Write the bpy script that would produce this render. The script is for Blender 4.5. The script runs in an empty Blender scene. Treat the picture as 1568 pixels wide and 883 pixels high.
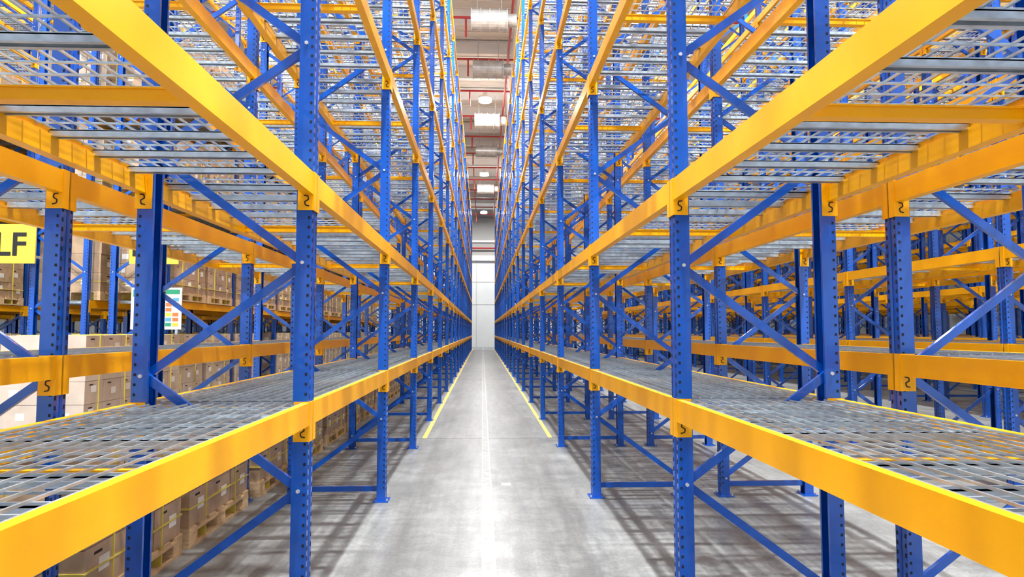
import bpy, math, random
from mathutils import Vector, Matrix
random.seed(7)
S=bpy.context.scene
try:
    S.view_settings.view_transform='Standard'
    S.view_settings.look='None'
except Exception as e: print(e)
COL=S.collection

# ---------------- materials ----------------
def mat(name,col,rough=.5,metal=0.,coat=0.,var=.0,scale=5.,bump=0.,emit=0.,col2=None,stretch=(1,1,1)):
    m=bpy.data.materials.new(name); m.use_nodes=True
    nt=m.node_tree; b=nt.nodes['Principled BSDF']
    b.inputs['Roughness'].default_value=rough; b.inputs['Metallic'].default_value=metal
    b.inputs['Coat Weight'].default_value=coat
    b.inputs['Base Color'].default_value=(*col,1)
    if emit: 
        b.inputs['Emission Color'].default_value=(*col,1); b.inputs['Emission Strength'].default_value=emit
    if var>0 or col2:
        tc=nt.nodes.new('ShaderNodeTexCoord'); mp=nt.nodes.new('ShaderNodeMapping'); mp.inputs['Scale'].default_value=stretch
        n=nt.nodes.new('ShaderNodeTexNoise'); n.inputs['Scale'].default_value=scale; n.inputs['Detail'].default_value=6
        r=nt.nodes.new('ShaderNodeValToRGB')
        r.color_ramp.elements[0].position=.3; r.color_ramp.elements[1].position=.7
        c2=col2 or tuple(min(1,c*(1+var)) for c in col)
        c1=tuple(c*(1-var) for c in col) if not col2 else col
        r.color_ramp.elements[0].color=(*c1,1); r.color_ramp.elements[1].color=(*c2,1)
        nt.links.new(tc.outputs['Object'],mp.inputs[0]); nt.links.new(mp.outputs[0],n.inputs['Vector'])
        nt.links.new(n.outputs['Fac'],r.inputs[0]); nt.links.new(r.outputs[0],b.inputs['Base Color'])
        if bump:
            bp=nt.nodes.new('ShaderNodeBump'); bp.inputs['Strength'].default_value=bump; bp.inputs['Distance'].default_value=.01
            nt.links.new(n.outputs['Fac'],bp.inputs['Height']); nt.links.new(bp.outputs[0],b.inputs['Normal'])
    return m
BLUE=mat('blue_paint',(0.002,0.082,0.48),.20,coat=.35,var=.18,scale=3)
YEL=mat('yellow_paint',(1.0,0.46,0.0),.38,var=.07,scale=4)
YEL.node_tree.nodes['Principled BSDF'].inputs['Specular IOR Level'].default_value=.3
GALV=mat('galvanised_steel',(.52,.61,.68),.28,metal=.6,var=.18,scale=20)
HOLE=mat('dark_hole',(.004,.006,.015),.8)
BLK=mat('black',(.01,.01,.01),.6)
WOOD=mat('pallet_wood',(.66,.47,.27),.75,var=.25,scale=8,stretch=(1,1,6))
CARD=mat('cardboard',(.50,.35,.22),.40,coat=.4,var=.2,scale=6)
CARD2=mat('cardboard_pale',(.50,.40,.31),.45,coat=.4,var=.12,scale=6)
CARD3=mat('cardboard_wrapped',(.58,.48,.40),.45,coat=.4,var=.1,scale=6)
LABEL=mat('white_label',(.85,.85,.83),.5,var=.05,scale=60)
BOLT=mat('zinc_bolt',(.62,.66,.70),.4,metal=.4,var=.05,scale=60)
TAPE=mat('yellow_strap',(.70,.58,.10),.4)
WHITE=mat('white_steel',(.75,.75,.73),.5,var=.05,scale=2)
WALL=mat('wall_paint',(.86,.90,.90),.6,var=.03,scale=.6)
WALL2=mat('upper_wall',(.38,.38,.37),.7,var=.05,scale=.6)
CEIL=mat('ceiling_sheet',(.70,.69,.65),.6,var=.08,scale=.5)
DUCT=mat('duct_silver',(.50,.50,.49),.4,metal=.5,var=.2,scale=4)
RED=mat('red_pipe',(.42,.02,.02),.4)
EMIT=mat('lamp_glow',(1,.99,.97),.5,emit=60)
SIGN=mat('sign_yellow',(.75,.55,.06),.5)
GREEN=mat('sign_green',(.02,.3,.16),.5)
ORG=mat('sign_orange',(.7,.18,.05),.5)
LBL=mat('sign_blue',(.10,.35,.55),.5)
LINEW=mat('floor_white',(.33,.35,.35),.5,var=.2,scale=14)
LINEE=mat('floor_white_edge',(.60,.62,.62),.5,var=.2,scale=14)
LINEY=mat('floor_yellow',(.85,.62,.10),.5,var=.18,scale=14)

def floor_mat():
    m=bpy.data.materials.new('polished_concrete'); m.use_nodes=True
    nt=m.node_tree; b=nt.nodes['Principled BSDF']; N=nt.nodes.new; L=nt.links.new
    tc=N('ShaderNodeTexCoord')
    def noise(s,st,d=8,dist=0):
        mp=N('ShaderNodeMapping'); mp.inputs['Scale'].default_value=st
        n=N('ShaderNodeTexNoise'); n.inputs['Scale'].default_value=s; n.inputs['Detail'].default_value=d; n.inputs['Roughness'].default_value=.65; n.inputs['Distortion'].default_value=dist
        L(tc.outputs['Object'],mp.inputs[0]); L(mp.outputs[0],n.inputs['Vector']); return n
    n1=noise(1.1,(1,.6,1)); n2=noise(9,(1,.10,1)); n3=noise(45,(1,1,1),3); n4=noise(3.0,(1,1,1),4,3.0)
    r=N('ShaderNodeValToRGB'); r.color_ramp.elements[0].position=.3; r.color_ramp.elements[1].position=.72
    r.color_ramp.elements[0].color=(.185,.20,.205,1); r.color_ramp.elements[1].color=(.29,.305,.31,1)
    L(n1.outputs['Fac'],r.inputs[0])
    def mul(prev,src,lo,hi,c0,c1,f):
        r2=N('ShaderNodeValToRGB'); r2.color_ramp.elements[0].position=lo; r2.color_ramp.elements[1].position=hi
        r2.color_ramp.elements[0].color=(c0,c0,c0,1); r2.color_ramp.elements[1].color=(c1,c1,c1,1)
        L(src.outputs['Fac'],r2.inputs[0])
        mx=N('ShaderNodeMixRGB'); mx.blend_type='MULTIPLY'; mx.inputs[0].default_value=f
        L(prev.outputs[0],mx.inputs[1]); L(r2.outputs[0],mx.inputs[2]); return mx
    mx=mul(r,n2,.35,.65,.74,1.12,.9); mx=mul(mx,n4,.45,.56,.88,1.05,.8)
    mx2=N('ShaderNodeMixRGB'); mx2.blend_type='OVERLAY'; mx2.inputs[0].default_value=.4
    L(mx.outputs[0],mx2.inputs[1]); L(n3.outputs['Fac'],mx2.inputs[2])
    L(mx2.outputs[0],b.inputs['Base Color'])
    rr=N('ShaderNodeMapRange'); rr.inputs[3].default_value=.24; rr.inputs[4].default_value=.5
    L(n1.outputs['Fac'],rr.inputs[0]); L(rr.outputs[0],b.inputs['Roughness'])
    return m
FLOOR=floor_mat()

# ---------------- mesh builder ----------------
class MB:
    def __init__(s,mats): s.v=[];s.f=[];s.m=[];s.mats=mats
    def idx(s,m):
        if m not in s.mats: s.mats.append(m)
        return s.mats.index(m)
    def quad(s,a,b,c,d,m):
        n=len(s.v); s.v+= [tuple(a),tuple(b),tuple(c),tuple(d)]; s.f.append((n,n+1,n+2,n+3)); s.m.append(s.idx(m))
    def box(s,x0,x1,y0,y1,z0,z1,m):
        n=len(s.v)
        s.v+=[(x0,y0,z0),(x1,y0,z0),(x1,y1,z0),(x0,y1,z0),(x0,y0,z1),(x1,y0,z1),(x1,y1,z1),(x0,y1,z1)]
        for q in [(0,3,2,1),(4,5,6,7),(0,1,5,4),(1,2,6,5),(2,3,7,6),(3,0,4,7)]:
            s.f.append(tuple(n+i for i in q)); s.m.append(s.idx(m))
    def bar(s,p,q,w,h,m,up=(0,1,0)):
        p=Vector(p);q=Vector(q);d=(q-p).normalized();u=Vector(up);u=(u-d*u.dot(d)).normalized();r=d.cross(u)
        n=len(s.v)
        for c in (p,q):
            for a,b in ((-1,-1),(1,-1),(1,1),(-1,1)):
                s.v.append(tuple(c+r*(a*w/2)+u*(b*h/2)))
        for qd in [(0,1,2,3),(7,6,5,4),(0,4,5,1),(1,5,6,2),(2,6,7,3),(3,7,4,0)]:
            s.f.append(tuple(n+i for i in qd)); s.m.append(s.idx(m))
    def cyl(s,p,q,r,m,k=16,caps=True):
        p=Vector(p);q=Vector(q);d=(q-p).normalized();u=Vector((0,0,1)) if abs(d.z)<.9 else Vector((1,0,0))
        u=(u-d*u.dot(d)).normalized();w=d.cross(u);n=len(s.v)
        for c in (p,q):
            for i in range(k):
                a=2*math.pi*i/k; s.v.append(tuple(c+(u*math.cos(a)+w*math.sin(a))*r))
        for i in range(k):
            j=(i+1)%k; s.f.append((n+i,n+j,n+k+j,n+k+i)); s.m.append(s.idx(m))
        if caps:
            s.f.append(tuple(n+i for i in range(k))[::-1]); s.m.append(s.idx(m))
            s.f.append(tuple(n+k+i for i in range(k))); s.m.append(s.idx(m))
    def mesh(s,name):
        me=bpy.data.meshes.new(name); me.from_pydata(s.v,[],s.f); 
        for m in s.mats: me.materials.append(m)
        me.polygons.foreach_set('material_index',s.m); me.update(); return me
def obj(name,data,loc=(0,0,0),parent=None,scale=(1,1,1),rot=(0,0,0)):
    o=bpy.data.objects.new(name,data); COL.objects.link(o); o.location=loc; o.scale=scale; o.rotation_euler=rot
    if parent: o.parent=parent
    return o

B=2.8; D=.80; HT=10.9
# ---------------- rack frame ----------------
def frame_mesh():
    b=MB([BLUE,HOLE,GALV])
    for cx,s in ((0,1),(D,-1)):
        prof=[(.04,-.034),(.04,-.05),(-.04,-.05),(-.04,-.022),(-.031,-.017),(-.031,.017),(-.04,.022),(-.04,.05),(.04,.05),(.04,.034)]
        pts=[(cx+s*x,y) for x,y in prof]
        for (xa,ya),(xb,yb) in zip(pts,pts[1:]):
            b.quad((xa,ya,.01),(xb,yb,.01),(xb,yb,HT),(xa,ya,HT),BLUE)
        b.box(cx-.07,cx+.07,-.08,.08,0,.012,BLUE)
        for bx,by in ((-.055,-.065),(.055,.065)): b.cyl((cx+bx,by,.012),(cx+bx,by,.03),.009,GALV,6)
        z=.1
        while z<HT-.05:
            for y in (-.036,.036):
                x=cx-s*.0408
                b.quad((x,y-.007,z),(x,y+.007,z),(x,y+.006,z+.022),(x,y-.006,z+.022),HOLE)
            for sy in (-1,1):
                yy=sy*.0508
                for xx in (cx-s*.024,):
                    b.quad((xx-.006,yy,z+.02),(xx+.006,yy,z+.02),(xx+.006,yy,z+.034),(xx-.006,yy,z+.034),HOLE)
            z+=.05
    b.bar((.0,0,.11),(D,0,.11),.045,.03,BLUE)
    z=.17; side=1; k=0
    while z+.575<HT:
        xa,xb=(D-.005,.005) if side else (.005,D-.005)
        off=.012 if side else -.012
        b.bar((xa,off,z),(xb,off,z+.575),.042,.024,BLUE)
        for x,zz in ((xa,z),):
            for sy in (-1,1): b.cyl((x,sy*.050,zz),(x,sy*.060,zz),.010,BOLT,6)
        z+=.575; side=1-side
    b.bar((.0,0,HT-.15),(D,0,HT-.15),.045,.03,BLUE)
    return b.mesh('rack_frame')
FR=frame_mesh()

# ---------------- rack bay : beams + decks ----------------
def bay_mesh(levels):
    b=MB([YEL,GALV,BLK])
    y0,y1=.052,B-.052
    for T in levels:
        for cx,s in ((0,1),(D,-1)):
            def bx(xa,xb,ya,yb,za,zb,m):
                X=sorted((cx+s*xa,cx+s*xb)); b.box(X[0],X[1],ya,yb,za,zb,m)
            bx(-.046,-.012,y0+.004,y1-.004,T-.115,T,YEL)
            bx(-.012,.006,y0+.004,y1-.004,T-.115,T-.035,YEL)
            for ye,d in ((y0,1),(y1,-1)):
                ya,yb=sorted((ye,ye+d*.005))
                bx(-.050,.034,ya,yb,T-.195,T+.004,YEL)
                ya,yb=sorted((ye+d*.001,ye-d*.045))
                bx(-.050,-.043,ya,yb,T-.195,T+.004,YEL)
                yf=ye+d*.0062; c=cx+s*(-.012); zc=T-.148
                P=[(.014,.028),(-.006,.026),(-.010,.008),(.010,-.004),(.006,-.022),(-.014,-.026)]
                for (a,e),(g,h) in zip(P,P[1:]):
                    b.bar((c+a,yf,zc+e),(c+g,yf,zc+h),.006,.002,BLK)
        zt=T-.008
        n=int((y1-y0)/.1); 
        for i in range(n+1):
            y=y0+.03+i*(y1-y0-.06)/n
            b.box(-.010,D+.010,y-.0036,y+.0036,zt-.0072,zt,GALV)
        m=13
        for i in range(m+1):
            x=-.006+(D+.012)*i/m
            b.box(x-.0036,x+.0036,y0+.01,y1-.01,zt,zt+.0072,GALV)
        for i in range(9):
            y=y0+.15+i*(y1-y0-.3)/8
            if i==4:
                b.box(.0,D,y-.025,y+.025,T-.10,T-.06,YEL); b.box(.0,D,y-.03,y+.03,T-.062,T-.056,YEL)
            else:
                b.box(-.006,D+.006,y-.016,y+.016,zt-.0115,zt-.0073,GALV)
                b.box(-.006,D+.006,y-.016,y-.012,zt-.034,zt-.0073,GALV)
                b.box(-.006,D+.006,y+.012,y+.016,zt-.034,zt-.0073,GALV)
                b.box(-.006,D+.006,y-.026,y-.012,zt-.036,zt-.033,GALV)
                b.box(-.006,D+.006,y+.012,y+.026,zt-.036,zt-.033,GALV)
    return b.mesh('rack_bay')
up=[4.01,5.65,7.3,8.95,10.6]
BAY1=bay_mesh([1.185,2.36]+up)
BAY2=bay_mesh([1.42,2.36]+up)
BAY3=bay_mesh([2.03,3.7,5.35,7.0,8.65,10.3])
Y0=3.54
def rack(xf,dirn,bay,ks,ke,y0=Y0):
    e=bpy.data.objects.new('pallet_rack',None); COL.objects.link(e); e.location=(xf,y0,0); e.scale=(dirn,1,1)
    for k in range(ks,ke+1):
        obj('frame',FR,(0,k*B,0),e)
        if k<ke: obj('bay',bay,(0,k*B,0),e)
    return e
KE=19
rack(-.915,-1,BAY1,-2,KE); rack(-2.97,1,BAY2,-2,KE)
rack(1.065,1,BAY1,-2,KE,Y0+.06); rack(3.08,-1,BAY2,-2,KE,Y0+.06)
for x in (5.07,9.09,13.1,17.1):
    rack(x,1,BAY2,0,KE); rack(x+2.02,-1,BAY2,0,KE)
LY=10.9
for x in (-5.0,-9.0,-13.0):
    rack(x,-1,BAY3,0,16,LY); rack(x-2.02,1,BAY3,0,16,LY)

# ---------------- pallets ----------------
def pallet_mesh():
    b=MB([WOOD]); 
    for i in range(7):
        y=-.6+i*(1.2-.12)/6; b.box(-.5,.5,y,y+.12,.122,.144,WOOD)
    for x in (-.5,-.05,.4):
        b.box(x,x+.1,-.6,.6,.1,.122,WOOD)
        for y in (-.6,-.07,.46): b.box(x,x+.1,y,y+.14,.022,.1,WOOD)
        b.box(x,x+.1,-.6,.6,0,.022,WOOD)
    return b.mesh('pallet')
PAL=pallet_mesh()
def cartons_mesh(h,nl,nx,ny,cm,seed):
    rnd=random.Random(seed); b=MB([cm,LABEL,TAPE,BLK]); z=.145; hh=h/nl
    for l in range(nl):
        for i in range(nx):
            for j in range(ny):
                w=.98/nx; d=1.18/ny; x=-.49+i*w; y=-.59+j*d; o=rnd.uniform(-.004,.004)
                b.box(x+.004+o,x+w-.004+o,y+.004,y+d-.004,z+.002,z+hh-.002,cm)
                for fx,sx in ((x+.004+o,-1),(x+w-.004+o,1)):
                    if (i==0 and sx<0) or (i==nx-1 and sx>0):
                        X=fx+sx*.0012
                        if rnd.random()<.75:
                            yy=y+d*rnd.uniform(.2,.6); zz=z+hh*rnd.uniform(.25,.5)
                            b.quad((X,yy,zz),(X,yy+.11,zz),(X,yy+.11,zz+.08),(X,yy,zz+.08),LABEL)
                        b.quad((X,y+d/2-.1,z+hh*.8),(X,y+d/2-.02,z+hh*.8),(X,y+d/2-.02,z+hh*.86),(X,y+d/2-.1,z+hh*.86),BLK)
                if j==0:
                    Y=y+.004-.0012; xx=x+w*rnd.uniform(.2,.5); zz=z+hh*.35
                    b.quad((xx,Y,zz),(xx+.1,Y,zz),(xx+.1,Y,zz+.08),(xx,Y,zz+.08),LABEL)
        z+=hh
    zt=.145+h
    for y in (-.3,.3):
        b.box(-.4955,.4955,y-.006,y+.006,.02,zt+.003,TAPE)
    b.box(-.4965,.4965,-.5955,.5955,.145+hh*.5,.145+hh*.5+.010,TAPE)
    return b.mesh('cartons')
CS=[cartons_mesh(.88,4,2,3,CARD,1),cartons_mesh(.9,3,2,2,CARD,2),cartons_mesh(.8,4,3,3,CARD2,3),cartons_mesh(1.35,5,2,3,CARD3,4),cartons_mesh(1.1,4,2,3,CARD,5),
    cartons_mesh(.76,3,2,3,CARD,6),cartons_mesh(.74,2,2,2,CARD,7)]
def load(x,y,z,v,rot=0):
    e=bpy.data.objects.new('loaded_pallet',None); COL.objects.link(e); e.location=(x,y,z); e.rotation_euler=(0,0,rot)
    obj('pallet',PAL,parent=e); obj('cartons',CS[v],parent=e)
for k in range(-1,7):
    for j,yo in enumerate((.75,2.06)):
        if k<2 or random.random()<.9: load(-2.57,Y0+k*B+yo,0,random.choice([5,5,6]),random.uniform(-.02,.02))
load(-5.12,8.75,0,3); load(-5.12,10.05,0,3)
for k in range(0,8):
    for yo in (.75,2.06):
        for lv,vs in ((0,[3,3]),(2.038,[0,1,4]),(3.708,[0,4,2]),(5.358,[1,4,2])):
            for xx in (-5.42,-6.6,-9.42,-10.6):
                if random.random()<(.88 if lv<5 else .6): load(xx,LY+k*B+yo,lv,random.choice(vs),random.uniform(-.02,.02))

# ---------------- room ----------------
def single(name,fn,mats):
    b=MB(mats); fn(b); return obj(name,b.mesh(name))
single('floor',lambda b:b.box(-30,30,-8,66,-.2,0,FLOOR),[FLOOR])
def wb(b):
    b.box(-30,30,66,66.3,0,8.6,WALL); b.box(-30,30,66,66.3,8.6,13.6,WALL2)
    for x in range(-30,31,3): b.box(x-.6,x-.58,65.985,66,0,8.6,WALL2)
    for z in (4.1,6.3): b.box(-30,30,65.98,66,z,z+.04,WALL2)
    b.box(-30,30,65.7,66,8.4,8.9,WHITE); b.box(-30,30,65.8,66,10.2,10.4,WHITE); b.cyl((-30,65.6,9.6),(30,65.6,9.6),.08,RED,8)
single('wall_back',wb,[WALL])
def side(x0,x1,xi):
    def f(b):
        b.box(x0,x1,-8,66.3,0,13.6,WALL)
        for y in range(-6,66,6): b.box(min(xi,xi-math.copysign(.3,xi)),max(xi,xi-math.copysign(.3,xi)),y,y+.3,0,13.5,WHITE)
        for z in (4.1,8.2): b.box(xi-.02,xi+.02,-8,66,z,z+.05,WALL2)
    return f
single('wall_left',side(-30.3,-30,-30),[WALL]); single('wall_right',side(30,30.3,30),[WALL])
def cl(b):
    b.box(-30,30,21,66.3,13.6,13.7,CEIL)
    y=21.1
    while y<66: b.box(-30,30,y,y+.12,13.56,13.6,CEIL); y+=.5
single('ceiling',cl,[CEIL])
def gird(b):
    y=22
    while y<65.5:
        b.box(-29.6,29.6,y-.1,y+.1,13.0,13.03,WHITE); b.box(-29.6,29.6,y-.012,y+.012,13.03,13.52,WHITE); b.box(-29.6,29.6,y-.1,y+.1,13.52,13.555,WHITE); y+=2.75
    for x in (-6,1.3,10,18,-14):
        b.box(x-.15,x+.15,21,65.6,12.6,12.63,WHITE); b.box(x-.012,x+.012,21,65.6,12.63,12.98,WHITE); b.box(x-.15,x+.15,21,65.6,12.97,13.0,WHITE)
single('steel_girders',gird,[WHITE])
def pipes(b):
    for x in (.98,-3.2,5.2): b.cyl((x,21,12.3),(x,65.5,12.3),.045,RED,8)
    y=22.9
    while y<65:
        b.cyl((-20,y,12.4),(20,y,12.4),.045,RED,8); b.cyl((-.6,y,12.4),(-.6,y,11.7),.035,RED,6); y+=3.6
single('sprinkler_pipe',pipes,[RED])
for y in (21.7,25.9,32.4,38,48.2):
    b=MB([DUCT])
    b.cyl((-.4,0,0),(.8,0,0),.34,DUCT,24)
    for x in (-.4,-.10,.2,.5,.76): b.cyl((x,0,0),(x+.04,0,0),.38,DUCT,24)
    b.cyl((.8,0,0),(1.1,0,0),.22,DUCT,20)
    for x in (-.2,.6): b.cyl((x,0,.3),(x,0,1.24),.012,DUCT,6)
    obj('ventilation_duct',b.mesh('duct'),(0,y,11.75))
lb=MB([WHITE,EMIT]); lb.cyl((0,0,0),(0,0,.1),.30,WHITE,20); lb.cyl((0,0,.1),(0,0,.28),.1,WHITE,12); lb.cyl((0,0,.28),(0,0,.6),.01,WHITE,6)
lb.cyl((0,0,-.14),(0,0,0),.29,EMIT,20); LM=lb.mesh('lamp_body')
for x,fac in ((.1,1),(4.4,1.2),(8.1,1.1),(-4.0,.8),(-8.0,.8)):
    for y,p in ((2,2000),(17,1350),(31.0,850),(46,620),(61,360)):
        e=bpy.data.objects.new('high_bay_light',None); COL.objects.link(e); e.location=(x,y,12.36)
        obj('housing',LM,parent=e)
        l=bpy.data.lights.new('lamp','AREA'); l.shape='DISK'; l.size=.32; l.energy=p*fac; l.color=(1,.98,.95)
        obj('lamp',l,(0,0,-.16),e)
def fl(b):
    b.box(.0,.010,-6,65.9,0,.002,LINEE); b.box(.010,.080,-6,65.9,0,.0015,LINEW); b.box(.080,.095,-6,65.9,0,.002,LINEE)
single('centre_line',fl,[LINEW])
def yl(b):
    b.box(-.865,-.80,9.95,60,0,.002,LINEY); b.box(.965,1.02,9.95,60,0,.002,LINEY)
single('yellow_floor_line',yl,[LINEY])
def jt(b):
    for y in (-2,9.9,21.8,33.7,45.6): b.box(-30,30,y,y+.012,0,.001,HOLE)
single('floor_joint',jt,[HOLE])
single('floor_label',lambda b:b.box(.2,.29,6.9,7.0,0,.002,LABEL),[LABEL])

# ---------------- signs ----------------
def sign(x0,x1,z0,z1,y,text,size,xr):
    e=bpy.data.objects.new('aisle_sign',None); COL.objects.link(e); e.location=(x0,y,z0)
    b=MB([SIGN]); b.box(0,x1-x0,0,.02,0,z1-z0,SIGN); b.box(.1,.13,.02,.35,.1,.14,GALV); b.box(x1-x0-.13,x1-x0-.1,.02,.35,.1,.14,GALV)
    obj('panel',b.mesh('panel'),parent=e)
    c=bpy.data.curves.new('lettering','FONT'); c.body=text; c.size=size; c.align_x='RIGHT'; c.extrude=.002; c.offset=.008; c.materials.append(BLK)
    obj('lettering',c,(xr,-.004,(z1-z0)/2-size*.35),e,rot=(math.pi/2,0,0))
sign(-8.3,-6.80,2.57,3.17,10.55,'SHELF',.5,1.37)
sign(-5.4,-4.66,2.57,3.17,10.55,'LF',.5,.5)
def nb(b):
    b.box(-5.45,-4.68,10.75,10.77,1.57,2.22,LABEL)
    b.box(-5.42,-5.08,10.746,10.75,2.08,2.19,GREEN); b.box(-5.04,-4.71,10.746,10.75,2.12,2.19,GREEN)
    for i in range(6):
        for j in range(3):
            b.box(-5.03+j*.108,-4.94+j*.108,10.746,10.75,1.62+i*.077,1.675+i*.077,[ORG,LABEL,GREEN,LBL,SIGN,ORG][(i+j*2)%6])
    for i in range(7): b.box(-5.40,-5.12,10.746,10.75,1.64+i*.06,1.648+i*.06,GREEN)
    for x in (-5.3,-4.78): b.box(x,x+.04,10.77,10.80,0,2.2,GALV)
single('notice_board',nb,[LABEL])

# ---------------- world, camera ----------------
w=bpy.data.worlds.new('World'); S.world=w; w.use_nodes=True
bg=w.node_tree.nodes['Background']; bg.inputs[0].default_value=(.88,.94,1,1); bg.inputs[1].default_value=1.35
cam=bpy.data.cameras.new('camera'); co=obj('camera',cam,(0,0,1.545)); cam.lens=23.8; cam.sensor_width=36
co.rotation_euler=(math.radians(90+3.6),0,math.radians(-2.5)); cam.clip_end=300
S.camera=co
